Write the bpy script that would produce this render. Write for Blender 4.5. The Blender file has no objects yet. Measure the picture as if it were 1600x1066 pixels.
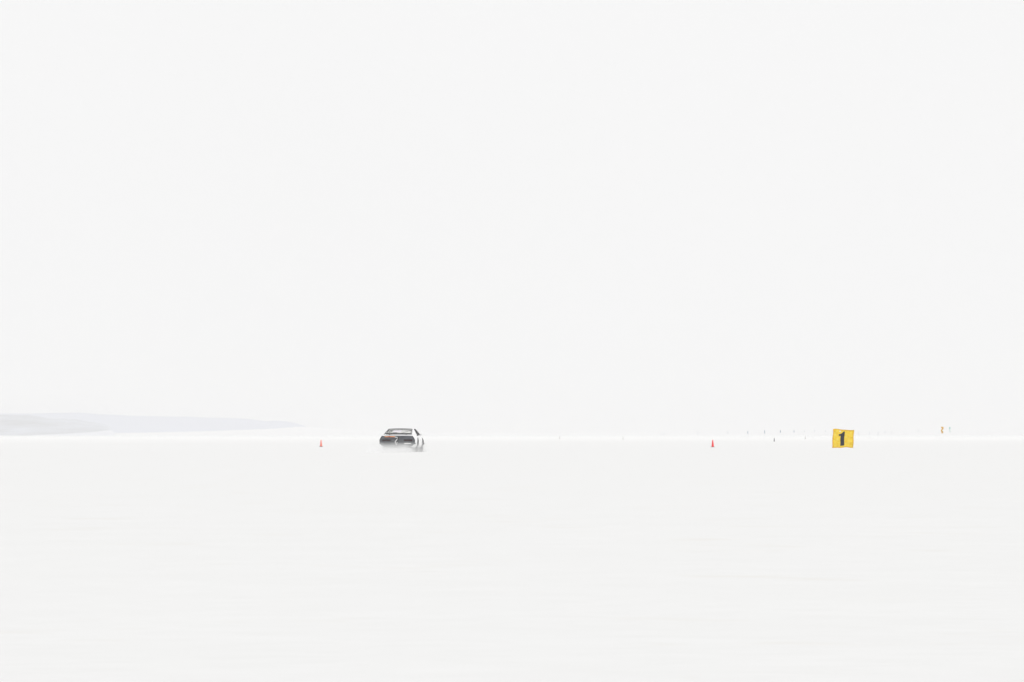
import bpy, bmesh, math, random
from mathutils import Vector, noise, Matrix

random.seed(7)
SC = bpy.context.scene
COL = SC.collection

# ------------------------------------------------------------------ camera
W, H = 1600.0, 1066.0
LENS = 280.0
F = LENS / 36.0 * W                 # focal length in photo pixels
HY = 680.0                          # horizon row
EYE = 0.93
cam_d = bpy.data.cameras.new('camera')
cam_d.lens = LENS
cam_d.sensor_width = 36.0
cam_d.clip_start = 0.5
cam_d.clip_end = 200000.0
cam = bpy.data.objects.new('camera', cam_d)
COL.objects.link(cam)
cam.location = (0, 0, EYE)
cam.rotation_euler = (math.radians(90) + math.atan((HY - H / 2) / F), 0, 0)
SC.camera = cam

def dist_of(py):                    # distance of the ground seen at a photo row
    return EYE * F / (py - HY)
def X(px, d):
    return (px - W / 2) * d / F
def Z(py, d):
    return EYE + (HY - py) * d / F

# ------------------------------------------------------------------ materials
def mat(name, col, rough=0.5, spec=0.5, coat=0.0, metal=0.0, var=0.0, vscale=8.0):
    m = bpy.data.materials.new(name)
    m.use_nodes = True
    nt = m.node_tree
    b = nt.nodes['Principled BSDF']
    b.inputs['Base Color'].default_value = (*col, 1)
    b.inputs['Roughness'].default_value = rough
    b.inputs['Specular IOR Level'].default_value = spec
    b.inputs['Coat Weight'].default_value = coat
    b.inputs['Coat Roughness'].default_value = 0.08
    b.inputs['Metallic'].default_value = metal
    if var > 0:
        tc = nt.nodes.new('ShaderNodeTexCoord')
        n = nt.nodes.new('ShaderNodeTexNoise')
        n.inputs['Scale'].default_value = vscale
        n.inputs['Detail'].default_value = 5
        nt.links.new(tc.outputs['Object'], n.inputs['Vector'])
        r = nt.nodes.new('ShaderNodeMapRange')
        r.inputs['From Min'].default_value = 0.3
        r.inputs['From Max'].default_value = 0.7
        r.inputs['To Min'].default_value = 1 - var
        r.inputs['To Max'].default_value = 1 + var
        nt.links.new(n.outputs['Fac'], r.inputs['Value'])
        v = nt.nodes.new('ShaderNodeVectorMath')
        v.operation = 'SCALE'
        v.inputs[0].default_value = col
        nt.links.new(r.outputs['Result'], v.inputs['Scale'])
        nt.links.new(v.outputs['Vector'], b.inputs['Base Color'])
    return m

M = {}
M['white_paint'] = mat('white_car_paint', (0.84, 0.84, 0.845), 0.35, 0.5, 0.6, var=0.03, vscale=3)
M['navy'] = mat('dark_tail_paint', (0.100, 0.106, 0.120), 0.38, 0.4, 0.15, var=0.35, vscale=5)
M['black'] = mat('black_trim', (0.012, 0.014, 0.018), 0.5, 0.35)
M['rubber'] = mat('tyre_rubber', (0.022, 0.022, 0.023), 0.75, 0.3, var=0.2, vscale=12)
M['steel'] = mat('steel_rim', (0.45, 0.45, 0.46), 0.35, 0.5, metal=0.8)
M['grey_bumper'] = mat('grey_bumper', (0.10, 0.105, 0.115), 0.4, 0.5, 0.2, var=0.2, vscale=6)
M['red_lens'] = mat('dark_red_lens', (0.035, 0.010, 0.012), 0.2, 0.5)
M['orange'] = mat('orange_decal', (0.95, 0.42, 0.22), 0.5, 0.3, var=0.12, vscale=14)
M['red'] = mat('red_decal', (0.62, 0.07, 0.05), 0.5, 0.3)
M['strap'] = mat('white_webbing', (0.85, 0.84, 0.84), 0.8, 0.2)
M['lilac'] = mat('lilac_banner', (0.84, 0.79, 0.90), 0.6, 0.3, var=0.15, vscale=9)
M['cage'] = mat('roll_cage_grey', (0.06, 0.062, 0.068), 0.5, 0.4)
M['seat'] = mat('seat_cloth', (0.16, 0.155, 0.15), 0.85, 0.2, var=0.2, vscale=20)
M['lamp'] = mat('headlamp_glass', (0.7, 0.7, 0.72), 0.15, 0.5)
M['pole'] = mat('white_pole', (0.83, 0.83, 0.84), 0.5, 0.3)
M['cone_red'] = mat('cone_bright_red', (0.85, 0.035, 0.04), 0.5, 0.4, var=0.12, vscale=9)
M['cone_faded'] = mat('cone_faded_salmon', (0.86, 0.24, 0.19), 0.6, 0.3, var=0.12, vscale=9)
M['cone_dark'] = mat('cone_dark_purple', (0.020, 0.016, 0.030), 0.5, 0.4)
M['cone_pale'] = mat('cone_pale_grey', (0.62, 0.60, 0.59), 0.6, 0.3)
M['cone_base'] = mat('cone_base_rubber', (0.13, 0.14, 0.135), 0.7, 0.3)
M['stake_flag'] = mat('stake_flag_bluegrey', (0.46, 0.50, 0.56), 0.7, 0.2, var=0.15, vscale=6)
M['stake_grey'] = mat('stake_flag_grey', (0.69, 0.70, 0.72), 0.7, 0.2, var=0.15, vscale=6)
M['teal'] = mat('teal_flag', (0.27, 0.55, 0.49), 0.7, 0.2, var=0.1, vscale=6)
M['pale_teal'] = mat('pale_teal_panel', (0.60, 0.69, 0.66), 0.7, 0.2, var=0.1, vscale=6)
M['ink'] = mat('black_numeral', (0.016, 0.018, 0.026), 0.6, 0.3, var=0.2, vscale=6)
M['tape'] = mat('white_tape', (0.86, 0.86, 0.85), 0.6, 0.3)

def cloth(name, c1, c2):
    """fabric with fold shading in its colour: two tones mixed by a stretched noise, a little light passes through"""
    m = bpy.data.materials.new(name)
    m.use_nodes = True
    nt = m.node_tree
    b = nt.nodes['Principled BSDF']
    b.inputs['Roughness'].default_value = 0.75
    b.inputs['Specular IOR Level'].default_value = 0.2
    tc = nt.nodes.new('ShaderNodeTexCoord')
    mp = nt.nodes.new('ShaderNodeMapping')
    mp.inputs['Scale'].default_value = (3.0, 1.0, 7.0)
    n = nt.nodes.new('ShaderNodeTexNoise')
    n.inputs['Scale'].default_value = 2.2
    n.inputs['Detail'].default_value = 6
    mx = nt.nodes.new('ShaderNodeMix')
    mx.data_type = 'RGBA'
    mx.inputs[6].default_value = (*c1, 1)
    mx.inputs[7].default_value = (*c2, 1)
    r = nt.nodes.new('ShaderNodeMapRange')
    r.inputs['From Min'].default_value = 0.35
    r.inputs['From Max'].default_value = 0.65
    nt.links.new(tc.outputs['Object'], mp.inputs['Vector'])
    nt.links.new(mp.outputs['Vector'], n.inputs['Vector'])
    nt.links.new(n.outputs['Fac'], r.inputs['Value'])
    nt.links.new(r.outputs['Result'], mx.inputs[0])
    nt.links.new(mx.outputs[2], b.inputs['Base Color'])
    tr = nt.nodes.new('ShaderNodeBsdfTranslucent')
    nt.links.new(mx.outputs[2], tr.inputs['Color'])
    ms = nt.nodes.new('ShaderNodeMixShader')
    ms.inputs[0].default_value = 0.25
    nt.links.new(b.outputs[0], ms.inputs[1])
    nt.links.new(tr.outputs[0], ms.inputs[2])
    nt.links.new(ms.outputs[0], nt.nodes['Material Output'].inputs['Surface'])
    return m
M['yellow'] = cloth('yellow_cloth', (0.92, 0.63, 0.003), (0.96, 0.82, 0.14))  # the deeper tone imitates shade in the folds
M['hem'] = cloth('yellow_hem_cloth', (0.91, 0.55, 0.008), (0.92, 0.62, 0.02))
M['amber'] = cloth('amber_cloth', (0.78, 0.42, 0.006), (0.86, 0.52, 0.02))

def glass(name, tint, gloss=0.12):
    m = bpy.data.materials.new(name)
    m.use_nodes = True
    nt = m.node_tree
    nt.nodes.remove(nt.nodes['Principled BSDF'])
    t = nt.nodes.new('ShaderNodeBsdfTransparent')
    t.inputs[0].default_value = (*tint, 1)
    g = nt.nodes.new('ShaderNodeBsdfGlossy')
    g.inputs['Roughness'].default_value = 0.03
    lw = nt.nodes.new('ShaderNodeLayerWeight')           # Schlick, the same from both sides of the pane
    lw.inputs['Blend'].default_value = 0.5
    pw = nt.nodes.new('ShaderNodeMath')
    pw.operation = 'POWER'
    pw.inputs[1].default_value = 5.0
    nt.links.new(lw.outputs['Facing'], pw.inputs[0])
    fr = nt.nodes.new('ShaderNodeMath')
    fr.operation = 'MULTIPLY_ADD'
    fr.inputs[1].default_value = 0.9
    fr.inputs[2].default_value = 0.03
    nt.links.new(pw.outputs[0], fr.inputs[0])
    ms = nt.nodes.new('ShaderNodeMixShader')
    nt.links.new(fr.outputs[0], ms.inputs[0])
    nt.links.new(t.outputs[0], ms.inputs[1])
    nt.links.new(g.outputs[0], ms.inputs[2])
    nt.links.new(ms.outputs[0], nt.nodes['Material Output'].inputs['Surface'])
    return m
M['glass'] = glass('clear_car_glass', (0.985, 0.985, 0.975))
M['dark_glass'] = glass('dark_side_glass', (0.06, 0.065, 0.07))

# ------------------------------------------------------------------ helpers
def link(name, me, m=None, parent=None, smooth=False):
    o = bpy.data.objects.new(name, me)
    COL.objects.link(o)
    if m is not None:
        me.materials.append(m)
    if parent is not None:
        o.parent = parent
    if smooth:
        for p in me.polygons:
            p.use_smooth = True
    return o

def from_bm(name, bm, m, parent=None, smooth=False):
    bmesh.ops.recalc_face_normals(bm, faces=bm.faces[:])
    me = bpy.data.meshes.new(name)
    bm.to_mesh(me)
    bm.free()
    return link(name, me, m, parent, smooth)

def tag(o, label, cat, group=None, kind=None):
    o['label'] = label
    o['category'] = cat
    if group:
        o['group'] = group
    if kind:
        o['kind'] = kind
    return o

def thing(name, loc, label, cat, rz=0.0, group=None):
    o = bpy.data.objects.new(name, None)
    COL.objects.link(o)
    o.location = loc
    o.rotation_euler = (0, 0, rz)
    o.empty_display_size = 0.2
    return tag(o, label, cat, group)

def add_box(bm, x0, x1, y0, y1, z0, z1, bevel=0.0):
    r = bmesh.ops.create_cube(bm, size=1.0)
    vs = r['verts']
    for v in vs:
        v.co = Vector(((x0 + x1) / 2 + v.co.x * (x1 - x0), (y0 + y1) / 2 + v.co.y * (y1 - y0), (z0 + z1) / 2 + v.co.z * (z1 - z0)))
    if bevel > 0:
        es = list({e for v in vs for e in v.link_edges})
        bmesh.ops.bevel(bm, geom=es, offset=bevel, segments=2, affect='EDGES', profile=0.5)

def add_tube(bm, pts, rad, seg=8, closed=False):
    """a swept tube through pts; rad is a number or a list"""
    pts = [Vector(p) for p in pts]
    n = len(pts)
    rings = []
    prev = None
    for i, p in enumerate(pts):
        if closed:
            t = pts[(i + 1) % n] - pts[i - 1]
        else:
            t = pts[min(i + 1, n - 1)] - pts[max(i - 1, 0)]
        t.normalize()
        if prev is None:
            a = Vector((0, 0, 1)) if abs(t.z) < 0.9 else Vector((1, 0, 0))
        else:
            a = prev
        u = (a - t * a.dot(t)).normalized()
        prev = u
        v = t.cross(u)
        r = rad[i] if isinstance(rad, (list, tuple)) else rad
        rings.append([bm.verts.new(p + u * (r * math.cos(2 * math.pi * k / seg)) + v * (r * math.sin(2 * math.pi * k / seg))) for k in range(seg)])
    m = n if closed else n - 1
    for i in range(m):
        a, b = rings[i], rings[(i + 1) % n]
        for k in range(seg):
            bm.faces.new((a[k], a[(k + 1) % seg], b[(k + 1) % seg], b[k]))
    if not closed:
        bm.faces.new(rings[0][::-1])
        bm.faces.new(rings[-1])

def add_lathe(bm, prof, seg=24, axis='Z', c=(0, 0, 0)):
    """prof: (radius, height) pairs from bottom to top"""
    rings = []
    c = Vector(c)
    for r, h in prof:
        ring = []
        for k in range(seg):
            a = 2 * math.pi * k / seg
            if axis == 'Z':
                p = Vector((r * math.cos(a), r * math.sin(a), h))
            else:
                p = Vector((h, r * math.cos(a), r * math.sin(a)))
            ring.append(bm.verts.new(c + p))
        rings.append(ring)
    for a, b in zip(rings, rings[1:]):
        for k in range(seg):
            bm.faces.new((a[k], a[(k + 1) % seg], b[(k + 1) % seg], b[k]))
    bm.faces.new(rings[0][::-1])
    bm.faces.new(rings[-1])

def cr(p0, p1, p2, p3, t):
    return 0.5 * ((2 * p1) + (-p0 + p2) * t + (2 * p0 - 5 * p1 + 4 * p2 - p3) * t * t + (-p0 + 3 * p1 - 3 * p2 + p3) * t ** 3)

def spline(pts, n):
    """n samples per span of a Catmull-Rom curve through vectors"""
    P = [pts[0]] + list(pts) + [pts[-1]]
    out = []
    for i in range(1, len(P) - 2):
        for k in range(n):
            out.append(cr(P[i - 1], P[i], P[i + 1], P[i + 2], k / n))
    out.append(pts[-1])
    return out

def interp(tab, x):
    if x <= tab[0][0]:
        return tab[0][1]
    for (a, va), (b, vb) in zip(tab, tab[1:]):
        if x <= b:
            t = (x - a) / (b - a)
            return va + (vb - va) * t
    return tab[-1][1]

# ------------------------------------------------------------------ ground
def ground():
    bm = bmesh.new()
    # a round sheet under the camera: rings far apart at a distance, columns close together ahead
    rings = []
    r = 2.0
    while r < 34000:
        rings.append(r)
        r *= 1.019 if r < 900 else 1.08
    rings.append(34000)
    angs = []
    n_in = 150
    for k in range(n_in + 1):
        angs.append(math.radians(-7 + 14 * k / n_in))
    a = 7.0
    step = 0.3
    ext = []
    while a + step < 180:
        a += step
        step = min(step * 1.25, 7.0)
        ext.append(math.radians(a))
    angs = [-x for x in reversed(ext)] + angs + ext
    c = bm.verts.new((0, 0, 0))
    prev = None
    for r in rings:
        ring = []
        fade = max(0.0, min(1.0, (380 - r) / 250)) * max(0.0, min(1.0, (r - 3) / 10))
        for t in angs:
            x, y = r * math.sin(t), r * math.cos(t)
            z = 0.0
            if fade > 0 and abs(t) < 0.2:
                q = noise.noise(Vector((x * 0.6, y * 0.6, 1.7))) * 0.005
                q += noise.noise(Vector((x * 1.7, y * 1.7, 4.1))) * 0.005
                rid = 1 - abs(noise.noise(Vector((x * 0.75, y * 0.75, 8.3)))) * 2
                q += max(0.0, rid - 0.75) * 0.025
                z = q * fade * max(0.0, 1 - abs(t) / 0.2)
            ring.append(bm.verts.new((x, y, z)))
        m = len(ring)
        for k in range(m):
            k2 = (k + 1) % m
            if prev is None:
                bm.faces.new((c, ring[k2], ring[k]))
            else:
                bm.faces.new((prev[k], prev[k2], ring[k2], ring[k]))
        prev = ring
    m = bpy.data.materials.new('salt_crust')
    m.use_nodes = True
    nt = m.node_tree
    L = nt.links
    b = nt.nodes['Principled BSDF']
    b.inputs['Roughness'].default_value = 0.75
    b.inputs['Specular IOR Level'].default_value = 0.12
    tc = nt.nodes.new('ShaderNodeTexCoord')
    def nz(scale, detail, rough=0.55, st=(1, 1, 1), off=0.0):
        mp = nt.nodes.new('ShaderNodeMapping')
        mp.inputs['Scale'].default_value = st
        mp.inputs['Location'].default_value = (off, off * 1.7, 0)
        n = nt.nodes.new('ShaderNodeTexNoise')
        n.noise_dimensions = '2D'
        n.inputs['Scale'].default_value = scale
        n.inputs['Detail'].default_value = detail
        n.inputs['Roughness'].default_value = rough
        L.new(tc.outputs['Object'], mp.inputs['Vector'])
        L.new(mp.outputs['Vector'], n.inputs['Vector'])
        return n.outputs['Fac']
    def rng(src, a, b_, c_, d_, smooth=False):
        r = nt.nodes.new('ShaderNodeMapRange')
        if smooth:
            r.interpolation_type = 'SMOOTHSTEP'
        for k, v in zip(('From Min', 'From Max', 'To Min', 'To Max'), (a, b_, c_, d_)):
            r.inputs[k].default_value = v
        L.new(src, r.inputs['Value'])
        return r.outputs['Result']
    def mix(fac, c1, c2):
        x = nt.nodes.new('ShaderNodeMix')
        x.data_type = 'RGBA'
        for i, cc in ((6, c1), (7, c2)):
            if isinstance(cc, tuple):
                x.inputs[i].default_value = (*cc, 1)
            else:
                L.new(cc, x.inputs[i])
        L.new(fac, x.inputs[0])
        return x.outputs[2]
    # grey-white crust near; bright horizon band painted into the colour with distance
    base = mix(rng(nz(0.35, 4), 0.35, 0.65, 0.2, 0.8), GROUND_A, GROUND_B)
    fine = mix(rng(nz(2.2, 7, 0.70), 0.38, 0.68, 0, 0.70), base, GROUND_C)
    stain = mix(rng(nz(0.5, 7, 0.68, (1, 0.5, 1), 31.0), 0.60, 0.76, 0, 0.6), fine, GROUND_STAIN)
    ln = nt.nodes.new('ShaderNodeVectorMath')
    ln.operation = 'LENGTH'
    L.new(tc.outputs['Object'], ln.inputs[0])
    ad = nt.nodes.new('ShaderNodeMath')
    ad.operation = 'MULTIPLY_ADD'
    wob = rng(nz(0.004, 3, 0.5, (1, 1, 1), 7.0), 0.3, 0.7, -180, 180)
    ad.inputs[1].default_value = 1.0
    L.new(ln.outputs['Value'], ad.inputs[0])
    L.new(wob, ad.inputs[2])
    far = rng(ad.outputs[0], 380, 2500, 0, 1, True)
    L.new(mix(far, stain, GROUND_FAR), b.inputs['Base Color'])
    o = from_bm('salt_flat', bm, m, None, True)
    tag(o, 'wide white salt flat stretching to the horizon, faintly streaked with beige', 'salt flat', kind='structure')

GROUND_A = (0.747, 0.7465, 0.742)
GROUND_B = (0.765, 0.765, 0.762)
GROUND_C = (0.731, 0.730, 0.724)
GROUND_STAIN = (0.708, 0.690, 0.658)
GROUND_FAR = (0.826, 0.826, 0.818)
ground()

# ------------------------------------------------------------------ far hills and the white bank imitating a mirage band before them
def ridge(name, prof, d_foot, depth, m, label, rough, kind='structure', cat='hills', seed=0.0, step=14, rows=14):
    """prof: (px, py of the crest in the photo); a whole landform with front slope, crest and back slope"""
    bm = bmesh.new()
    d_c = d_foot + depth * 0.45
    xs = []
    p = prof[0][0]
    while p <= prof[-1][0] + 0.01:
        xs.append(p)
        p += step
    grid = []
    for px in xs:
        crest = max(0.0, Z(interp(prof, px), d_c))
        x0 = X(px, d_c)
        col = []
        for j in range(rows + 1):
            t = j / rows
            s = t / 0.45 if t < 0.45 else (1 - t) / 0.55
            s = s * s * (3 - 2 * s)
            y = d_foot + depth * t
            jag = noise.fractal(Vector((x0 / 260.0 + seed, y / 260.0, seed)), 0.9, 2.1, 5) * rough
            z = crest * s * (1 + jag * (1 - 0.6 * s)) if crest > 0 else 0.0
            if abs(t - 0.45) < 0.06:
                z = crest * (1 + jag * 0.6)
            col.append(bm.verts.new((x0 * y / d_c, y, max(z, 0.0) + (0.15 if 0 < t < 1 else -0.6))))
        grid.append(col)
    for a, b in zip(grid, grid[1:]):
        for j in range(rows):
            bm.faces.new((a[j], b[j], b[j + 1], a[j + 1]))
    o = from_bm(name, bm, m, None, True)
    return tag(o, label, cat, kind=kind)

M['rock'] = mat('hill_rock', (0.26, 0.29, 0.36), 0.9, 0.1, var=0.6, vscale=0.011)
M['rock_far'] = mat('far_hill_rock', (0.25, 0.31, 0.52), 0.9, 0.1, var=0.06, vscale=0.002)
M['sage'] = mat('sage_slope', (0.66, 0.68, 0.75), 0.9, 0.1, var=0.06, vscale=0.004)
M['mirage_bank'] = mat('mirage_bank_white', (0.84, 0.84, 0.835), 0.8, 0.1, var=0.01, vscale=0.003)  # white of a bank added to imitate the mirage band under the hills

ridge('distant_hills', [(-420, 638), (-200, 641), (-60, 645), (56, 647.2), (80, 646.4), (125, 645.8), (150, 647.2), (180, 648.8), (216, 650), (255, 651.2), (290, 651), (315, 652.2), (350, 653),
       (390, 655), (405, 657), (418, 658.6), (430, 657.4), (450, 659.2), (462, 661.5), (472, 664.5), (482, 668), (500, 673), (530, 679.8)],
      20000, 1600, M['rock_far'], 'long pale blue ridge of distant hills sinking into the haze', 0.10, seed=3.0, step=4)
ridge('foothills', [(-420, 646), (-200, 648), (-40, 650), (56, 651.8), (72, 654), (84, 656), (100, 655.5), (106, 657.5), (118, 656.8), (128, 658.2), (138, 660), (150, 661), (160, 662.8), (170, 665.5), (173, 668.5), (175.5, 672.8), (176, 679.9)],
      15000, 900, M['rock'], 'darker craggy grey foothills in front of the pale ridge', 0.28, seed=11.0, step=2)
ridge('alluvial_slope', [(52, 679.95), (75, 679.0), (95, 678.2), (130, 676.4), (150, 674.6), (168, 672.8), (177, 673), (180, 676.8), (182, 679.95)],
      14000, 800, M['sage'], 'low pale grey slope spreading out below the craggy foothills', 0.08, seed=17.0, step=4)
ridge('mirage_bank', [(-420, 679.9), (56, 679.4), (90, 678.6), (150, 677.6), (216, 676.3), (300, 674.6), (360, 672.6), (430, 670.0), (455, 667.6), (475, 666.6), (500, 668.5), (560, 672), (640, 675), (720, 676.3), (860, 676.4), (1000, 677), (1100, 678.2), (1180, 679.4), (1260, 679.95)],
      18500, 1300, M['mirage_bank'], 'low white bank standing in for the mirage band below the pale ridge', 0.03, cat='mirage bank', seed=23.0, step=10)

# ------------------------------------------------------------------ the car
CAR_D = 435.0
CAR_X = X(620.8, CAR_D)
YAW = -0.098
LIFT = 0.045
TAIL, NOSE = -2.43, 2.44
RW, FW = -1.0, 1.67               # wheel centres

car = thing('racing_car', (0, 0, 0), 'white racing coupe with a dark tail panel driving away in salt dust', 'car')

def car_sections():
    # y, then half profile: sill, lower side, widest, shoulder, deck edge, deck middle  (x, z)
    S = [
        (-2.43, [(0.0, .26), (.74, .26), (.86, .34), (.955, .52), (.945, .66), (.845, .815), (.78, .838), (.40, .846), (0, .848)]),
        (-2.36, [(0.0, .24), (.78, .24), (.90, .32), (.972, .52), (.960, .67), (.860, .835), (.79, .862), (.40, .874), (0, .878)]),
        (-2.00, [(0.0, .20), (.82, .20), (.93, .30), (.982, .52), (.970, .69), (.875, .865), (.80, .900), (.40, .918), (0, .922)]),
        (-1.40, [(0.0, .18), (.84, .18), (.945, .28), (.988, .52), (.978, .70), (.895, .885), (.82, .922), (.40, .938), (0, .942)]),
        (-0.70, [(0.0, .18), (.84, .18), (.94, .28), (.975, .50), (.968, .70), (.895, .890), (.82, .905), (.40, .905), (0, .905)]),
        (0.10, [(0.0, .18), (.83, .18), (.925, .28), (.955, .50), (.948, .68), (.880, .865), (.80, .885), (.40, .885), (0, .885)]),
        (1.00, [(0.0, .18), (.83, .18), (.925, .28), (.958, .50), (.950, .67), (.880, .850), (.80, .872), (.40, .890), (0, .895)]),
        (1.70, [(0.0, .18), (.83, .18), (.93, .28), (.965, .50), (.955, .65), (.870, .805), (.78, .828), (.40, .850), (0, .858)]),
        (2.25, [(0.0, .20), (.80, .20), (.91, .30), (.945, .48), (.930, .62), (.845, .750), (.75, .772), (.40, .790), (0, .796)]),
        (2.44, [(0.0, .26), (.74, .26), (.84, .34), (.885, .48), (.870, .60), (.800, .700), (.72, .720), (.40, .735), (0, .740)]),
    ]
    ys = [Vector((s[0], 0)) for s in S]
    nspan, ncur = 5, 4
    prof = []
    for y, pts in S:
        prof.append(spline([Vector(p) for p in pts[1:]], ncur))
    out = []
    for i in range(len(S) - 1):
        i0, i1, i2, i3 = max(i - 1, 0), i, i + 1, min(i + 2, len(S) - 1)
        for k in range(nspan if i < len(S) - 2 else nspan + 1):
            t = k / nspan
            y = S[i1][0] + (S[i2][0] - S[i1][0]) * t
            row = []
            for j in range(len(prof[0])):
                row.append(cr(prof[i0][j], prof[i1][j], prof[i2][j], prof[i3][j], t) if abs(S[i2][0] - S[i1][0]) > 0.3 else prof[i1][j].lerp(prof[i2][j], t))
            out.append((y, row))
    return out

def car_body():
    secs = car_sections()
    bm = bmesh.new()
    rings = []
    for y, row in secs:
        right = [bm.verts.new((p.x, y, p.y)) for p in row]
        left = [bm.verts.new((-p.x, y, p.y)) for p in reversed(row[:-1])]
        rings.append(right + left)
    n = len(rings[0])
    for a, b in zip(rings, rings[1:]):
        for k in range(n):
            bm.faces.new((a[k], a[(k + 1) % n], b[(k + 1) % n], b[k]))
    bm.faces.new(rings[0])
    bm.faces.new(rings[-1][::-1])
    bmesh.ops.recalc_face_normals(bm, faces=bm.faces[:])
    me = bpy.data.meshes.new('tmp_body')
    bm.to_mesh(me)
    bm.free()
    tmp = bpy.data.objects.new('tmp_body', me)
    COL.objects.link(tmp)
    cb = bmesh.new()
    for y in (RW, FW):
        for s in (-1, 1):
            h0, h1 = sorted((s * 0.60, s * 1.3))
            add_lathe(cb, [(0.42, h0), (0.42, h1)], 36, 'X', (0, y, 0.34))
    bmesh.ops.recalc_face_normals(cb, faces=cb.faces[:])
    cm = bpy.data.meshes.new('tmp_cut')
    cb.to_mesh(cm)
    cb.free()
    cut = bpy.data.objects.new('tmp_cut', cm)
    COL.objects.link(cut)
    md = tmp.modifiers.new('cut', 'BOOLEAN')
    md.operation = 'DIFFERENCE'
    md.object = cut
    md.solver = 'EXACT'
    dg = bpy.context.evaluated_depsgraph_get()
    res = bpy.data.meshes.new_from_object(tmp.evaluated_get(dg))
    res.name = 'body'
    bpy.data.objects.remove(tmp)
    bpy.data.objects.remove(cut)
    res.materials.clear()
    res.materials.append(M['white_paint'])
    res.materials.append(M['black'])
    for p in res.polygons:
        c = p.center
        # inside of the wheel wells and the underside are black
        inw = any(math.hypot(c.y - y, c.z - .34) < 0.425 for y in (RW, FW)) and abs(c.x) < 0.99 and (abs(p.normal.x) < 0.5 or abs(c.x) < 0.63)
        p.material_index = 1 if inw or p.normal.z < -0.9 else 0
        p.use_smooth = not inw and abs(p.normal.y) < 0.95
    o = bpy.data.objects.new('body', res)
    COL.objects.link(o)
    o.parent = car
    return o
body = car_body()

# tail panel: the dark rear face with rounded outline, standing 2 cm proud
def tail_panel():
    row = car_sections()[0][1]
    bm = bmesh.new()
    pts = [(p.x, p.y) for p in row] + [(-p.x, p.y) for p in reversed(row[:-1])]
    cz = 0.55
    rings = []
    for k, (sc_, y) in enumerate(((1.004, TAIL + 0.05), (1.004, TAIL - 0.012), (0.975, TAIL - 0.035), (0.90, TAIL - 0.030), (0.55, TAIL - 0.012), (0.2, TAIL - 0.010))):
        rings.append([bm.verts.new((x * sc_, y, cz + (z - cz) * sc_)) for x, z in pts])
    n = len(pts)
    for a, b in zip(rings, rings[1:]):
        for i in range(n):
            bm.faces.new((a[i], a[(i + 1) % n], b[(i + 1) % n], b[i]))
    bm.faces.new(rings[-1])
    return from_bm('tail_panel', bm, M['navy'], car, True)
tp = tail_panel()
row = [p for p in car_sections()[0][1] if p.y > 0.30 and p.x > 0.80]
for sd in (-1, 1):
    bm = bmesh.new()
    add_tube(bm, [(sd * p.x * .995, TAIL - 0.03, .55 + (p.y - .55) * .99) for p in row], 0.020, 8)
    from_bm('edge_trim', bm, M['black'], tp, True)

bm = bmesh.new()
add_tube(bm, [(x, TAIL - 0.02, .838 - .012 * abs(x / .8) ** 4) for x in (-.80, -.6, -.3, 0, .3, .6, .80)], 0.014, 8)
from_bm('boot_lip', bm, M['black'], tp, True)

def taillight(s):
    bm = bmesh.new()
    x0, x1 = sorted((s * 0.36, s * 0.83))
    add_box(bm, x0, x1, TAIL - 0.052, TAIL - 0.020, 0.545, 0.655, 0.012)
    o = from_bm('taillight', bm, M['black'], car)
    for z0, z1 in ((0.558, 0.592), (0.606, 0.640)):
        b2 = bmesh.new()
        for i in range(3):
            a = x0 + 0.015 + i * 0.15
            add_box(b2, a, a + 0.140, TAIL - 0.062, TAIL - 0.0505, z0, z1, 0.004)
        from_bm('lens', b2, M['red_lens'], o)
taillight(-1)
taillight(1)

# centre badge panel between the lamps
bm = bmesh.new()
add_box(bm, -0.30, 0.30, TAIL - 0.040, TAIL - 0.018, 0.555, 0.645, 0.01)
from_bm('centre_panel', bm, M['grey_bumper'], car)

# bumper with returned ends
bm = bmesh.new()
path = [(-0.965, TAIL + 0.20, .43), (-0.955, TAIL + 0.03, .43), (-0.90, TAIL - 0.06, .43), (-0.55, TAIL - 0.085, .43), (0, TAIL - 0.09, .43),
        (0.55, TAIL - 0.085, .43), (0.90, TAIL - 0.06, .43), (0.955, TAIL + 0.03, .43), (0.965, TAIL + 0.20, .43)]
add_tube(bm, spline([Vector(p) for p in path], 4), 0.042, 10)
from_bm('rear_bumper', bm, M['grey_bumper'], car, True)

# front bumper
bm = bmesh.new()
path = [(-0.955, 2.15, .42), (-0.90, 2.40, .42), (-0.5, 2.49, .42), (0, 2.50, .42), (0.5, 2.49, .42), (0.90, 2.40, .42), (0.955, 2.15, .42)]
add_tube(bm, spline([Vector(p) for p in path], 4), 0.045, 10)
from_bm('front_bumper', bm, M['steel'], car, True)
bm = bmesh.new()
add_box(bm, -0.55, 0.55, 2.425, 2.455, 0.52, 0.66, 0.01)
from_bm('grille', bm, M['black'], car)
for s in (-1, 1):
    bm = bmesh.new()
    add_lathe(bm, [(0.085, -0.03), (0.085, 0.02), (0.06, 0.04), (0.02, 0.045)], 20, 'Z')
    o = from_bm('headlight', bm, M['lamp'], car, True)
    o.location = (s * 0.68, 2.425, 0.59)
    o.rotation_euler = (math.radians(-90), 0, 0)

# orange strip under the boot lip, red in its middle
def strip(name, x0, x1, z0, z1, m):
    bm = bmesh.new()
    add_box(bm, x0, x1, TAIL - 0.056, TAIL - 0.028, z0, z1, 0.004)
    return from_bm(name, bm, m, car)
strip('decal_strip', -0.685, -0.475, 0.776, 0.818, M['orange'])
strip('decal_strip', -0.470, -0.395, 0.776, 0.818, M['red'])
strip('decal_strip', -0.390, -0.130, 0.776, 0.818, M['orange'])
# pale plate on the bumper
bm = bmesh.new()
add_box(bm, 0.40, 0.77, TAIL - 0.155, TAIL - 0.135, 0.402, 0.452, 0.004)
from_bm('bumper_strip', bm, M['tape'], car)
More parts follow.
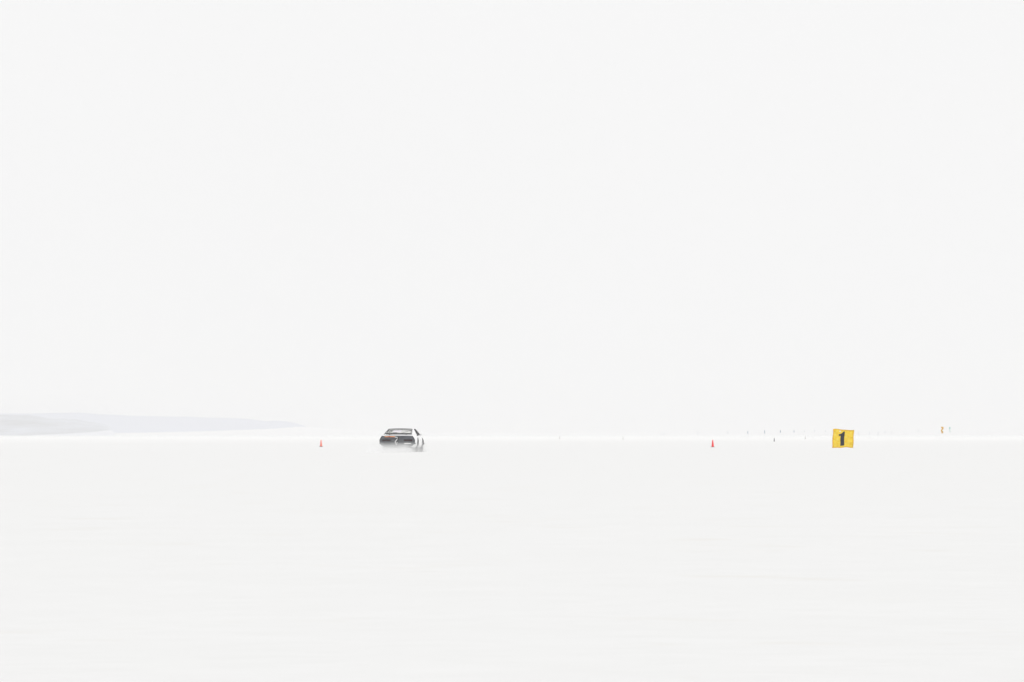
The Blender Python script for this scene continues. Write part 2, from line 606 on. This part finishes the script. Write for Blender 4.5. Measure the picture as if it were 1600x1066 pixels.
# release strap of the braking parachute: a knot and a hanging loop
bm = bmesh.new()
y = TAIL - 0.11
add_tube(bm, spline([Vector(p) for p in ((-0.12, y + .06, .775), (0.00, y, .765), (0.055, y, .735), (0.04, y - .01, .70), (-0.02, y, .64), (-0.055, y - .01, .585), (-0.105, y, .53), (-0.085, y, .45), (-0.045, y - .01, .385), (0.0, y, .42), (0.0, y + .01, .50))], 4), 0.021, 8)
from_bm('parachute_strap', bm, M['strap'], car, True)
bm = bmesh.new()
add_box(bm, 0.02, 0.10, TAIL - 0.14, TAIL - 0.02, 0.66, 0.82, 0.02)
from_bm('strap_bracket', bm, M['cage'], car)

# boot spoiler: blade on two struts
bm = bmesh.new()
path = [Vector((x, -2.12 + 0.05 * (x / .72) ** 2, 0.968)) for x in (-.72, -.5, -.25, 0, .25, .5, .72)]
prev = None
for p in path:
    ring = [bm.verts.new(p + Vector((0, dy, dz))) for dy, dz in ((-.11, .018), (-.06, .024), (.08, -.008), (.08, -.020), (-.06, -.006), (-.11, .002))]
    if prev:
        for k in range(6):
            bm.faces.new((prev[k], prev[(k + 1) % 6], ring[(k + 1) % 6], ring[k]))
    else:
        bm.faces.new(ring[::-1])
    prev = ring
bm.faces.new(prev)
sp = from_bm('spoiler', bm, M['black'], car)
for s in (-1, 1):
    bm = bmesh.new()
    add_box(bm, s * .455 - .014, s * .455 + .014, -2.20, -2.07, 0.868, 0.966, 0.004)
    from_bm('strut', bm, M['black'], sp)

# greenhouse -------------------------------------------------------------
RB = (.70, -1.62, .934)      # base of rear glass
CB = (.905, -0.62, .885)     # foot of the rear pillar, front edge
RT = (.63, -0.78, 1.205)     # roof, rear corner
CT = (.672, -0.10, 1.196)    # rear pillar top, front edge
AT = (.715, 0.55, 1.170)      # windscreen pillar top
AB = (.865, 1.25, .870)       # windscreen pillar foot

def panel(name, outline, thick, m, crown=0.0, sub=0):
    """a curved sheet of real thickness through four corners"""
    a, b, c, d = [Vector(p) for p in outline]
    n = (b - a).cross(d - a).normalized()
    N = 10
    bm = bmesh.new()
    lo, hi = [], []
    for i in range(N + 1):
        rl, rh = [], []
        for j in range(N + 1):
            u, v = i / N, j / N
            p = a.lerp(b, u).lerp(d.lerp(c, u), v)
            p = p + n * (crown * (1 - (2 * u - 1) ** 2))
            rh.append(bm.verts.new(p))
            rl.append(bm.verts.new(p - n * thick))
        hi.append(rh)
        lo.append(rl)
    for i in range(N):
        for j in range(N):
            bm.faces.new((hi[i][j], hi[i + 1][j], hi[i + 1][j + 1], hi[i][j + 1]))
            bm.faces.new((lo[i][j], lo[i][j + 1], lo[i + 1][j + 1], lo[i + 1][j]))
    for i in range(N):
        bm.faces.new((hi[i][0], lo[i][0], lo[i + 1][0], hi[i + 1][0]))
        bm.faces.new((hi[i][N], hi[i + 1][N], lo[i + 1][N], lo[i][N]))
        bm.faces.new((hi[0][i], hi[0][i + 1], lo[0][i + 1], lo[0][i]))
        bm.faces.new((hi[N][i], lo[N][i], lo[N][i + 1], hi[N][i + 1]))
    return from_bm(name, bm, m, car, False)

def mx(p):
    return (-p[0], p[1], p[2])

# roof: lofted with crown and rounded edges
def roof():
    bm = bmesh.new()
    rows = []
    for y, hw, ze, zc in ((-0.80, .645, 1.200, 1.228), (-0.70, .655, 1.206, 1.240), (-0.30, .672, 1.204, 1.246), (0.10, .692, 1.196, 1.240), (0.55, .725, 1.174, 1.220), (0.63, .715, 1.163, 1.206)):
        r = []
        for k in range(-10, 11):
            t = k / 10
            r.append((t * hw, y, zc - (zc - ze) * abs(t) ** 2.4))
        rows.append(r)
    top = [[bm.verts.new(p) for p in r] for r in rows]
    bot = [[bm.verts.new((p[0] * .97, p[1], p[2] - 0.03)) for p in r] for r in rows]
    n = 21
    for a in range(len(rows) - 1):
        for k in range(n - 1):
            bm.faces.new((top[a][k], top[a][k + 1], top[a + 1][k + 1], top[a + 1][k]))
            bm.faces.new((bot[a][k], bot[a + 1][k], bot[a + 1][k + 1], bot[a][k + 1]))
        for k in (0, n - 1):
            bm.faces.new((top[a][k], top[a + 1][k], bot[a + 1][k], bot[a][k]))
    for a in (0, len(rows) - 1):
        for k in range(n - 1):
            bm.faces.new((top[a][k], top[a][k + 1], bot[a][k + 1], bot[a][k]))
    o = from_bm('roof', bm, M['white_paint'], car, False)
    b2 = bmesh.new()
    g = [[b2.verts.new((p[0] * .94, p[1], p[2] - 0.034)) for p in r] for r in rows]
    g2 = [[b2.verts.new((p[0] * .92, p[1] * .99, p[2] - 0.050)) for p in r] for r in rows]
    for a in range(len(rows) - 1):
        for k in range(n - 1):
            b2.faces.new((g[a][k], g[a][k + 1], g[a + 1][k + 1], g[a + 1][k]))
            b2.faces.new((g2[a][k], g2[a + 1][k], g2[a + 1][k + 1], g2[a][k + 1]))
        for k in (0, n - 1):
            b2.faces.new((g[a][k], g[a + 1][k], g2[a + 1][k], g2[a][k]))
    for a in (0, len(rows) - 1):
        for k in range(n - 1):
            b2.faces.new((g[a][k], g[a][k + 1], g2[a][k + 1], g2[a][k]))
    from_bm('headliner', b2, M['black'], o)
roof()

for s in (1, -1):
    f = (lambda p: p) if s == 1 else mx
    q = [f(RB), f(CB), f(CT), f(RT)]
    if s == -1:
        q = [q[1], q[0], q[3], q[2]]
    panel('rear_pillar', q, 0.04, M['white_paint'], 0.03)
    bm = bmesh.new()
    add_tube(bm, [f(AB), Vector(f(AB)).lerp(Vector(f(AT)), .5) + Vector((s * .012, 0, .01)), f(AT)], 0.030, 8)
    from_bm('windscreen_pillar', bm, M['white_paint'], car, True)
    q = [(CB[0] - .012, CB[1] + .012, CB[2]), (AB[0] - .02, AB[1] - .05, AB[2] + .01), (AT[0] - .014, AT[1] - .03, AT[2] - .012), (CT[0] - .010, CT[1] + .012, CT[2] - .008)]
    q = [f(p) for p in q]
    if s == -1:
        q = [q[1], q[0], q[3], q[2]]
    sg = panel('side_window', q, 0.006, M['dark_glass'], 0.008)
    b2 = bmesh.new()
    add_tube(b2, q, 0.012, 6, closed=True)
    add_tube(b2, [f((CB[0] + .025, CB[1], CB[2])), f((CT[0] + .030, CT[1], CT[2]))], 0.046, 8)
    from_bm('window_seal', b2, M['black'], sg)

rg = panel('rear_window', [mx(RB), RB, (RT[0] - .01, RT[1] - .01, RT[2] - .012), mx((RT[0] - .01, RT[1] - .01, RT[2] - .012))], 0.006, M['glass'], 0.02)
def arc(p, q, h, n=10):
    p, q = Vector(p), Vector(q)
    return [p.lerp(q, k / n) + Vector((0, 0, h * (1 - (2 * k / n - 1) ** 2))) for k in range(n + 1)]
bm = bmesh.new()
up = arc(mx(RT), RT, 0.028)
dn = arc((RB[0], RB[1], RB[2] + .012), (-RB[0], RB[1], RB[2] + .012), 0.006)
add_tube(bm, up + dn, [0.022] * len(up) + [0.015] * len(dn), 8, closed=True)
from_bm('window_seal', bm, M['black'], rg, True)
# pale banner stuck on the inside of the rear glass
bm = bmesh.new()
def on_glass(x, v, off):
    p = Vector((x, RB[1], RB[2])).lerp(Vector((x, RT[1], RT[2] - .012)), v)
    return p + Vector((0, 0.35, -0.94)).normalized() * off
vs = []
for off in (0.02, 0.026):
    vs.append([bm.verts.new(on_glass(x, v, off)) for x, v in ((-.40, .50), (.06, .50), (.07, .90), (-.37, .90))])
for k in range(4):
    bm.faces.new((vs[0][k], vs[0][(k + 1) % 4], vs[1][(k + 1) % 4], vs[1][k]))
bm.faces.new(vs[0][::-1])
bm.faces.new(vs[1])
from_bm('window_banner', bm, M['lilac'], rg)
ws = panel('windscreen', [AB, mx(AB), (-AT[0], AT[1] + .02, AT[2] - .006), (AT[0], AT[1] + .02, AT[2] - .006)], 0.006, M['glass'], 0.03)
bm = bmesh.new()
add_box(bm, -.74, .74, .72, 1.0, .86, .935, .02)
from_bm('dashboard', bm, M['black'], car)

# roll cage
bm = bmesh.new()
hoop = spline([Vector(p) for p in ((-.74, -.28, .88), (-.66, -.28, 1.06), (-.57, -.28, 1.145), (-.40, -.28, 1.165), (.40, -.28, 1.165), (.57, -.28, 1.145), (.66, -.28, 1.06), (.74, -.28, .88))], 4)
add_tube(bm, hoop, 0.015, 8)
for s in (-1, 1):
    add_tube(bm, [(s * .52, -.30, 1.15), (s * .60, -1.35, .915)], 0.013, 8)
    add_tube(bm, [(s * .55, -.28, 1.15), (s * .60, .40, 1.13), (s * .70, .95, .90)], 0.016, 8)
add_tube(bm, [(.52, -.29, 1.15), (-.30, -.29, .90)], 0.013, 8)
from_bm('roll_cage', bm, M['cage'], car, True)
for s, hz in ((-1, 1.06), (1, 0.95)):
    bm = bmesh.new()
    add_box(bm, s * .38 - .24, s * .38 + .24, -.14, .02, .88, hz - .06, .03)
    add_box(bm, s * .38 - .12, s * .38 + .12, -.12, -.02, hz - .07, hz, .025)
    from_bm('seat', bm, M['seat'], car)

# wing mirrors
for s in (-1, 1):
    bm = bmesh.new()
    add_box(bm, s * .96 - .06, s * .96 + .06, .86, .95, .875, .955, .02)
    add_tube(bm, [(s * .87, .92, .87), (s * .94, .91, .90)], .014, 6)
    from_bm('wing_mirror', bm, M['white_paint'], car)
# door seams and handles
for s in (-1, 1):
    bm = bmesh.new()
    add_box(bm, s * .955 - .012, s * .955 + .012, -.42, -.24, .735, .757, .005)
    from_bm('door_handle', bm, M['steel'], car)

# wheels
def wheel(s, y):
    bm = bmesh.new()
    cx = s * 0.80
    add_lathe(bm, [(.20, -.125), (.31, -.135), (.345, -.125), (.362, -.10), (.362, .10), (.345, .125), (.31, .135), (.20, .125)], 36, 'X')
    o = from_bm('wheel', bm, M['rubber'], car, True)
    o.location = (cx, y, .36)
    b2 = bmesh.new()
    add_lathe(b2, [(.205, -.10), (.205, .118)], 30, 'X')
    for k in range(5):
        a = 2 * math.pi * k / 5
        add_tube(b2, [(s * .124, .05 * math.cos(a), .05 * math.sin(a)), (s * .121, .185 * math.cos(a), .185 * math.sin(a))], [.03, .02], 6)
    add_lathe(b2, [(.055, .10), (.055, .135), (.035, .145)] if s > 0 else [(.035, -.145), (.055, -.135), (.055, -.10)], 16, 'X')
    from_bm('rim', b2, M['steel'], o)
for s in (-1, 1):
    for y in (RW, FW):
        wheel(s, y)
bm = bmesh.new()
add_tube(bm, [(-.8, RW, .36), (.8, RW, .36)], .05, 10)
add_lathe(bm, [(.05, -.16), (.15, -.08), (.16, .0), (.15, .08), (.05, .16)], 16, 'X', (0, RW, .32))
from_bm('rear_axle', bm, M['black'], car, True)

TAILC = Vector((0, TAIL, 0))
rot = Matrix.Rotation(YAW, 4, 'Z')
car.rotation_euler = (0, 0, YAW)
for ch in car.children:
    if ch.name.split('.')[0] not in ('wheel', 'rear_axle'):
        ch.location.z += LIFT
tail_world = Vector((CAR_X, CAR_D, 0))
car.location = tail_world - rot @ TAILC

# ------------------------------------------------------------------ salt dust thrown up by the wheels
def dust():
    bm = bmesh.new()
    bmesh.ops.create_icosphere(bm, subdivisions=4, radius=1.0)
    for v in bm.verts:
        p = v.co.copy()
        k = 1 + 0.10 * noise.noise(p * 2.3)
        v.co = Vector((p.x * 1.75 * k, -4.0 + p.y * 8.0 * k, max(-0.02, p.z * 1.0 * k)))
    m = bpy.data.materials.new('salt_dust')
    m.use_nodes = True
    nt = m.node_tree
    L = nt.links
    nt.nodes.remove(nt.nodes['Principled BSDF'])
    pv = nt.nodes.new('ShaderNodeVolumePrincipled')
    pv.inputs['Color'].default_value = (0.93, 0.93, 0.93, 1)
    pv.inputs['Anisotropy'].default_value = 0.0
    tc = nt.nodes.new('ShaderNodeTexCoord')
    sx = nt.nodes.new('ShaderNodeSeparateXYZ')
    L.new(tc.outputs['Object'], sx.inputs[0])
    n = nt.nodes.new('ShaderNodeTexNoise')
    n.inputs['Scale'].default_value = 1.7
    n.inputs['Detail'].default_value = 5
    n.inputs['Roughness'].default_value = 0.6
    L.new(tc.outputs['Object'], n.inputs['Vector'])
    def math_(op, a, b=None, c=None):
        k = nt.nodes.new('ShaderNodeMath')
        k.operation = op
        for i, v in enumerate((a, b, c)):
            if v is None:
                continue
            if isinstance(v, (int, float)):
                k.inputs[i].default_value = v
            else:
                L.new(v, k.inputs[i])
        return k.outputs[0]
    def ss(src, a, b, c, d):
        r = nt.nodes.new('ShaderNodeMapRange')
        r.interpolation_type = 'SMOOTHSTEP'
        for kk, v in zip(('From Min', 'From Max', 'To Min', 'To Max'), (a, b, c, d)):
            r.inputs[kk].default_value = v
        L.new(src, r.inputs['Value'])
        return r.outputs['Result']
    # billows: the noise lifts and lowers the height of the plume
    zz = math_('MULTIPLY_ADD', math_('SUBTRACT', n.outputs['Fac'], 0.5), -1.15, sx.outputs['Z'])
    fz = ss(zz, -0.05, 0.66, 1, 0)
    fz = math_('POWER', fz, 1.5)
    fx = ss(math_('ABSOLUTE', sx.outputs['X']), 0.85, 1.40, 1, 0)
    fy = math_('MULTIPLY', ss(sx.outputs['Y'], -11.0, -3.0, 0, 1), ss(sx.outputs['Y'], 1.0, 2.5, 1, 0))
    d = math_('MULTIPLY', math_('MULTIPLY', fz, fx), math_('MULTIPLY', fy, DUST))
    L.new(d, pv.inputs['Density'])
    L.new(pv.outputs[0], nt.nodes['Material Output'].inputs['Volume'])
    o = from_bm('salt_dust', bm, m)
    o.location = car.location
    o.rotation_euler = (0, 0, YAW)
    tag(o, 'white salt dust billowing around the wheels of the coupe', 'dust', kind='stuff')
DUST = 0.72
dust()

# ------------------------------------------------------------------ cones
def make_cone(m, loc, label, h=0.5, base=0.15, group='course cones on the salt'):
    t = thing('traffic_cone', loc, label, 'cone', random.uniform(-.4, .4), group)
    bm = bmesh.new()
    add_lathe(bm, [(base * .72, .024), (base * .66, .06), (base * .50, h * .45), (base * .28, h * .86), (base * .24, h * .97), (base * .14, h)], 20)
    from_bm('cone_body', bm, m, t, True)
    bm = bmesh.new()
    add_box(bm, -base, base, -base, base, -0.012, .026, .008)
    from_bm('base_plate', bm, M['cone_base'], t)
    return t

def put_cone(px, py, m, label, h_px, base_px):
    d = dist_of(py)
    s = F / d
    return make_cone(m, (X(px, d), d, 0.0), label, h_px / s, base_px / s / 2 )
put_cone(501.7, 698.3, M['cone_faded'], 'faded salmon traffic cone on the salt, left of the coupe', 10.8, 5.6)
put_cone(1113.6, 698.8, M['cone_red'], 'bright red traffic cone on the salt, right of the coupe', 11.4, 6.0)
put_cone(1209.7, 690.0, M['cone_dark'], 'small dark purple cone between the red cone and the numbered flag', 5.9, 2.4)
put_cone(874.5, 685.8, M['cone_pale'], 'tiny pale grey cone far down the course, nearest to the coupe', 4.4, 2.3)
put_cone(973.5, 686.8, M['cone_pale'], 'tiny pale grey cone about halfway between the coupe and the numbered flag', 5.0, 2.2)
put_cone(1258.4, 686.2, M['cone_pale'], 'tiny pale grey cone between the dark cone and the numbered flag', 4.8, 2.4)

# ------------------------------------------------------------------ the numbered flag
def numbered_flag():
    py = 701.3
    d = dist_of(py)
    s = F / d
    cx = X(1317, d)
    t = thing('numbered_flag', (cx, d, 0), 'square yellow cloth flag with a black number 1 stretched between two thin white poles', 'flag')
    # corners in photo pixels -> local metres
    def loc(px, pyy):
        return Vector((X(px, d) - cx, 0, Z(pyy, d)))
    TL, TR, BR, BL = loc(1301.8, 670.3), loc(1334.6, 672.1), loc(1332.8, 699.7), loc(1300.3, 699.7)
    def P(u, v):                   # u to the right, v downwards
        p = TL.lerp(TR, u).lerp(BL.lerp(BR, u), v)
        sag = 0.026 * math.sin(u * 6.5 + v * 3.0 + 0.6) * math.sin(math.pi * u) + 0.012 * math.sin(u * 13 + v * 5)
        y = 0.045 * math.sin(u * 5.2 + v * 1.7) * math.sin(math.pi * u) + 0.045 * noise.noise(Vector((u * 2.6, v * 6.5, 2.0))) + 0.024 * noise.noise(Vector((u * 7.1, v * 13.5, 5.0)))
        return p + Vector((0.016 * math.sin(v * 8 + u * 2.0) * math.sin(math.pi * v), y, sag))
    N = 36
    def sheet(name, u0, u1, v0, v1, off, th, m, par, nu=N, nv=N):
        bm = bmesh.new()
        A, B = [], []
        for i in range(nu + 1):
            ra, rb = [], []
            for j in range(nv + 1):
                u, v = u0 + (u1 - u0) * i / nu, v0 + (v1 - v0) * j / nv
                p = P(u, v)
                ra.append(bm.verts.new(p + Vector((0, -off, 0))))
                rb.append(bm.verts.new(p + Vector((0, -off + th, 0))))
            A.append(ra)
            B.append(rb)
        for i in range(nu):
            for j in range(nv):
                bm.faces.new((A[i][j], A[i + 1][j], A[i + 1][j + 1], A[i][j + 1]))
                bm.faces.new((B[i][j], B[i][j + 1], B[i + 1][j + 1], B[i + 1][j]))
        for i in range(nu):
            for j in (0, nv):
                bm.faces.new((A[i][j], B[i][j], B[i + 1][j], A[i + 1][j]))
        for j in range(nv):
            for i in (0, nu):
                bm.faces.new((A[i][j], A[i][j + 1], B[i][j + 1], B[i][j]))
        return from_bm(name, bm, m, par, True)
    c = sheet('flag_cloth', 0, 1, 0, 1, 0, 0.003, M['yellow'], t)
    sheet('hem', 0.0, 0.055, 0.0, 1.0, 0.004, 0.002, M['hem'], c, 4)
    sheet('hem', 0.955, 1.0, 0.0, 1.0, 0.004, 0.002, M['hem'], c, 4)
    sheet('hem', 0.06, 0.95, 0.945, 1.0, 0.004, 0.002, M['hem'], c, 36, 4)
    sheet('hem', 0.06, 0.95, 0.0, 0.04, 0.004, 0.002, M['hem'], c, 36, 4)
    sheet('patch', 0.30, 0.37, 0.075, 0.125, 0.007, 0.002, M['tape'], c, 4, 4)
    # numeral, outline in (u, v) of the cloth
    rows_ = [(.108, .498, .562), (.155, .458, .561), (.205, .412, .560), (.245, .345, .559), (.268, .276, .5585), (.305, .286, .558), (.342, .298, .557)]
    stem = [(.342 + (.88 - .342) * k / 14, .380 - .003 * k / 14, .557 - .002 * k / 14) for k in range(15)]
    bm = bmesh.new()
    def strip_rows(rr):
        vr = [[bm.verts.new((a + (b - a) * k / 6, v, 0)) for k in range(7)] for v, a, b in rr]
        for p, q in zip(vr, vr[1:]):
            for k in range(6):
                bm.faces.new((p[k], p[k + 1], q[k + 1], q[k]))
    strip_rows(rows_)
    strip_rows(stem)
    ex = bmesh.ops.extrude_face_region(bm, geom=bm.faces[:])
    vs = {v for v in ex['geom'] if isinstance(v, bmesh.types.BMVert)}
    for v in bm.verts:
        off = -0.012 if v in vs else -0.006
        v.co = P(v.co.x, v.co.y) + Vector((0, off, 0))
    from_bm('numeral', bm, M['ink'], t)
    for a, b, ext in ((TL, BL, 0.13), (TR, BR, 0.05)):
        bm = bmesh.new()
        dx = (a.x - b.x) / (a.z - b.z)
        zt = a.z + ext
        sgn = -0.022 if a is TL else 0.022
        add_tube(bm, [(b.x - dx * (b.z + .2) + sgn, 0.02, -0.2), (b.x + sgn, 0.02, b.z), (a.x + sgn, 0.02, a.z), (a.x + dx * ext + sgn, 0.02, zt)], 0.014, 8)
        from_bm('pole', bm, M['pole'], t, True)
numbered_flag()

# ------------------------------------------------------------------ the amber flag far off, wrung by the wind
def amber_flag():
    d = 1580.0
    s = F / d
    cx = X(1472.2, d)
    t = thing('marker_flag', (cx, d, 0), 'narrow amber flag wrung into a zigzag by the wind, high on a thin white pole', 'flag')
    bm = bmesh.new()
    path = [(1470.6, 668.2, 1.0), (1472.0, 668.0, 1.7), (1473.1, 668.9, 1.6), (1472.7, 670.4, 1.5), (1471.6, 671.8, 1.4), (1471.1, 672.9, 1.4), (1471.6, 674.0, 1.3), (1472.6, 675.0, 1.7), (1472.3, 676.0, 1.5), (1471.2, 676.7, 1.3)]
    prev = None
    pts = spline([Vector((X(1472.1 + (a - 1472.1) * 1.25, d) - cx, Z(b, d), w * 1.35 / s)) for a, b, w in path], 4)
    for i, p in enumerate(pts):
        t2 = pts[min(i + 1, len(pts) - 1)] - pts[max(i - 1, 0)]
        tt = Vector((t2.x, 0, t2.y)).normalized()
        n = Vector((-tt.z, 0, tt.x))
        fold = 0.05 * math.sin(i * 0.6)
        c = Vector((p.x, fold, p.y))
        ring = [bm.verts.new(c + n * (p.z / 2) + Vector((0, -.02, 0))), bm.verts.new(c - n * (p.z / 2) + Vector((0, .05, 0))),
                bm.verts.new(c - n * (p.z / 2) + Vector((0, .06, 0))), bm.verts.new(c + n * (p.z / 2) + Vector((0, -.01, 0)))]
        if prev:
            for k in range(4):
                bm.faces.new((prev[k], prev[(k + 1) % 4], ring[(k + 1) % 4], ring[k]))
        else:
            bm.faces.new(ring[::-1])
        prev = ring
    bm.faces.new(prev)
    from_bm('flag_cloth', bm, M['amber'], t, True)
    bm = bmesh.new()
    xp = X(1472.0, d) - cx
    add_tube(bm, [(xp, .09, -.2), (xp, .09, Z(667.4, d))], 0.016, 8)
    from_bm('pole', bm, M['pole'], t, True)
amber_flag()

def teal_marker():
    d = 1620.0
    cx = X(1484, d)
    t = thing('course_marker', (cx, d, 0), 'teal marker pennant on a thin pole just beside the zigzag amber flag', 'marker')
    def sheet(name, px0, px1, py0, py1, m):
        bm = bmesh.new()
        a, b = X(px0, d) - cx, X(px1, d) - cx
        z0, z1 = Z(py1, d), Z(py0, d)
        n = 6
        fr = []
        for i in range(n + 1):
            x = a + (b - a) * i / n
            y = 0.03 * math.sin(i * 1.3)
            fr.append([bm.verts.new((x, y - .004, z0)), bm.verts.new((x, y - .004, z1)), bm.verts.new((x, y + .004, z1)), bm.verts.new((x, y + .004, z0))])
        for p, q in zip(fr, fr[1:]):
            for k in range(4):
                bm.faces.new((p[k], p[(k + 1) % 4], q[(k + 1) % 4], q[k]))
        bm.faces.new(fr[0][::-1])
        bm.faces.new(fr[-1])
        return from_bm(name, bm, m, t)
    sheet('pennant', 1483.0, 1485.0, 667.6, 670.4, M['teal'])
    sheet('lower_pennant', 1483.3, 1484.8, 670.9, 672.2, M['pale_teal'])
    sheet('lower_panel', 1483.0, 1485.6, 673.0, 675.4, M['pale_teal'])
    bm = bmesh.new()
    add_tube(bm, [(0.02, .05, -.2), (0.02, .05, Z(667.2, d))], 0.014, 8)
    from_bm('pole', bm, M['pole'], t, True)
teal_marker()

# ------------------------------------------------------------------ the long row of stakes along the course
# px, top and bottom row of the flag, width in px, distance, dark or light cloth
STAKES = [
    (861.8, 675.2, 677.6, 1.3, 2300, 1), (1034.0, 676.3, 679.4, 1.4, 1900, 1), (1038.0, 676.0, 679.6, 1.6, 1850, 1), (1090.2, 673.8, 679.6, 1.3, 1700, 1),
    (1137.0, 673.8, 678.0, 1.3, 1500, 1), (1168.4, 673.2, 678.6, 1.2, 1420, 0), (1194.7, 672.4, 677.8, 1.7, 1450, 0), (1219.3, 672.2, 676.6, 1.6, 1500, 0),
    (1240.6, 672.2, 676.0, 1.3, 1560, 0), (1257.0, 672.8, 675.6, 1.3, 1640, 1), (1272.8, 672.4, 675.0, 1.4, 1720, 1), (1289.6, 672.6, 675.0, 1.4, 1800, 1),
    (1341.4, 675.6, 679.8, 1.4, 1900, 1), (1358.6, 675.2, 679.0, 1.4, 2000, 1), (1372.0, 675.2, 679.8, 1.3, 2100, 1), (1382.9, 674.0, 677.6, 1.4, 2200, 1),
    (1392.8, 673.8, 678.0, 1.3, 2300, 1), (1414.9, 676.6, 679.6, 1.4, 2500, 1), (1435.0, 672.0, 675.2, 1.7, 2600, 1),
]
WHERE = [
    'the stake standing alone between the coupe and the red cone', 'left one of a close pair', 'right one of a close pair', 'just left of the red cone',
    'first to the right of the red cone', 'second to the right of the red cone', 'third to the right of the red cone, clearest of the row', 'just past the dark purple cone',
    'second past the dark purple cone', 'standing behind a tiny pale cone', 'second from the left edge of the numbered flag', 'nearest to the left edge of the numbered flag',
    'nearest to the right edge of the numbered flag', 'second from the right edge of the numbered flag', 'third from the right edge of the numbered flag', 'fourth from the right edge of the numbered flag',
    'fifth from the right edge of the numbered flag', 'second left of the amber flag', 'nearest to the left of the amber flag',
]
for (px, yt, yb, w, d, light), where in zip(STAKES, WHERE):
    t = thing('marker_stake', (X(px, d), d, 0), 'thin %s stake, %s' % ('pale grey' if light else 'blue-grey', where), 'stake', group='marker stakes along the course')
    s = F / d
    zt, zb = Z(yt, d), Z(yb, d)
    n = 8
    bm = bmesh.new()
    prev = None
    gaps = (px == 1194.7)
    for i in range(n + 1):
        z = zb + (zt - zb) * i / n
        hw = w / s / 2 * (1 - 0.25 * abs(2 * i / n - 1))
        if gaps and i == 4:
            hw *= 0.35
        ox = 0.02 * math.sin(i * 1.1 + px)
        ring = [bm.verts.new((ox + a, b + 0.02 * math.sin(i + px), z)) for a, b in ((-hw, -.01), (hw, -.03), (hw, -.022), (-hw, -.002))]
        if prev:
            for k in range(4):
                bm.faces.new((prev[k], prev[(k + 1) % 4], ring[(k + 1) % 4], ring[k]))
        else:
            bm.faces.new(ring[::-1])
        prev = ring
    bm.faces.new(prev)
    from_bm('stake_flag', bm, M['stake_grey' if light else 'stake_flag'], t)
    bm = bmesh.new()
    add_tube(bm, [(0, .06, -.2), (0, .06, zt + .03)], 0.012, 6)
    from_bm('stake_pole', bm, M['pole'], t, True)

# ------------------------------------------------------------------ haze over the whole flat
HAZE = 1.05e-4
HAZE_COL = (0.876, 0.875, 0.879, 1)
bm = bmesh.new()
add_box(bm, -36000, 36000, -36000, 36000, -1.7, 75)
hm = bpy.data.materials.new('haze_air')
hm.use_nodes = True
nt = hm.node_tree
nt.nodes.remove(nt.nodes['Principled BSDF'])
pv = nt.nodes.new('ShaderNodeVolumePrincipled')
pv.inputs['Color'].default_value = HAZE_COL
pv.inputs['Density'].default_value = HAZE
nt.links.new(pv.outputs[0], nt.nodes['Material Output'].inputs['Volume'])
tag(from_bm('haze', bm, hm), 'thin bright haze lying over the whole salt flat', 'haze', kind='stuff')

# ------------------------------------------------------------------ sky and sun
SUN_EL, SUN_AZ = math.radians(48), math.radians(125)      # azimuth clockwise from +Y: behind the camera, to the right
w = bpy.data.worlds.new('World')
SC.world = w
w.use_nodes = True
nt = w.node_tree
L = nt.links
bg = nt.nodes['Background']
sky = nt.nodes.new('ShaderNodeTexSky')
sky.sky_type = 'NISHITA'
sky.sun_disc = False
sky.sun_elevation = SUN_EL
sky.sun_rotation = SUN_AZ
sky.dust_density = 6.0
hs = nt.nodes.new('ShaderNodeHueSaturation')             # a closed white overcast takes nearly all the blue out
hs.inputs['Saturation'].default_value = 0.12
L.new(sky.outputs[0], hs.inputs['Color'])
tc = nt.nodes.new('ShaderNodeTexCoord')
n = nt.nodes.new('ShaderNodeTexNoise')                    # cloud layer, hardly any contrast
n.inputs['Scale'].default_value = 14.0
n.inputs['Detail'].default_value = 3.0
L.new(tc.outputs['Generated'], n.inputs['Vector'])
rp = nt.nodes.new('ShaderNodeMapRange')
rp.inputs['From Min'].default_value = 0.3
rp.inputs['From Max'].default_value = 0.7
rp.inputs['To Min'].default_value = 0.995
rp.inputs['To Max'].default_value = 1.005
L.new(n.outputs['Fac'], rp.inputs['Value'])
cl = nt.nodes.new('ShaderNodeVectorMath')
cl.operation = 'SCALE'
CLOUD = 9.93
cl.inputs[0].default_value = (CLOUD, CLOUD, CLOUD)
L.new(rp.outputs['Result'], cl.inputs['Scale'])
mxn = nt.nodes.new('ShaderNodeMix')
mxn.data_type = 'RGBA'
mxn.inputs[0].default_value = 0.94
L.new(hs.outputs['Color'], mxn.inputs[6])
L.new(cl.outputs['Vector'], mxn.inputs[7])
L.new(mxn.outputs[2], bg.inputs['Color'])
bg.inputs['Strength'].default_value = 0.1

sl = bpy.data.lights.new('sun', 'SUN')
sl.energy = 1.0
sl.angle = math.radians(12)
sl.color = (1.0, 0.99, 0.975)
so = bpy.data.objects.new('sun', sl)
COL.objects.link(so)
dirv = Vector((math.sin(SUN_AZ) * math.cos(SUN_EL), math.cos(SUN_AZ) * math.cos(SUN_EL), math.sin(SUN_EL)))
so.rotation_euler = (-dirv).to_track_quat('-Z', 'Y').to_euler()

# ------------------------------------------------------------------ render settings
SC.render.engine = 'CYCLES'
SC.view_settings.view_transform = 'Standard'
SC.view_settings.look = 'None'
SC.view_settings.exposure = 0.0
SC.view_settings.gamma = 1.0
SC.cycles.volume_bounces = 6
SC.cycles.max_bounces = 14
SC.cycles.transparent_max_bounces = 16
SC.cycles.volume_step_rate = 0.35
SC.cycles.use_denoising = True
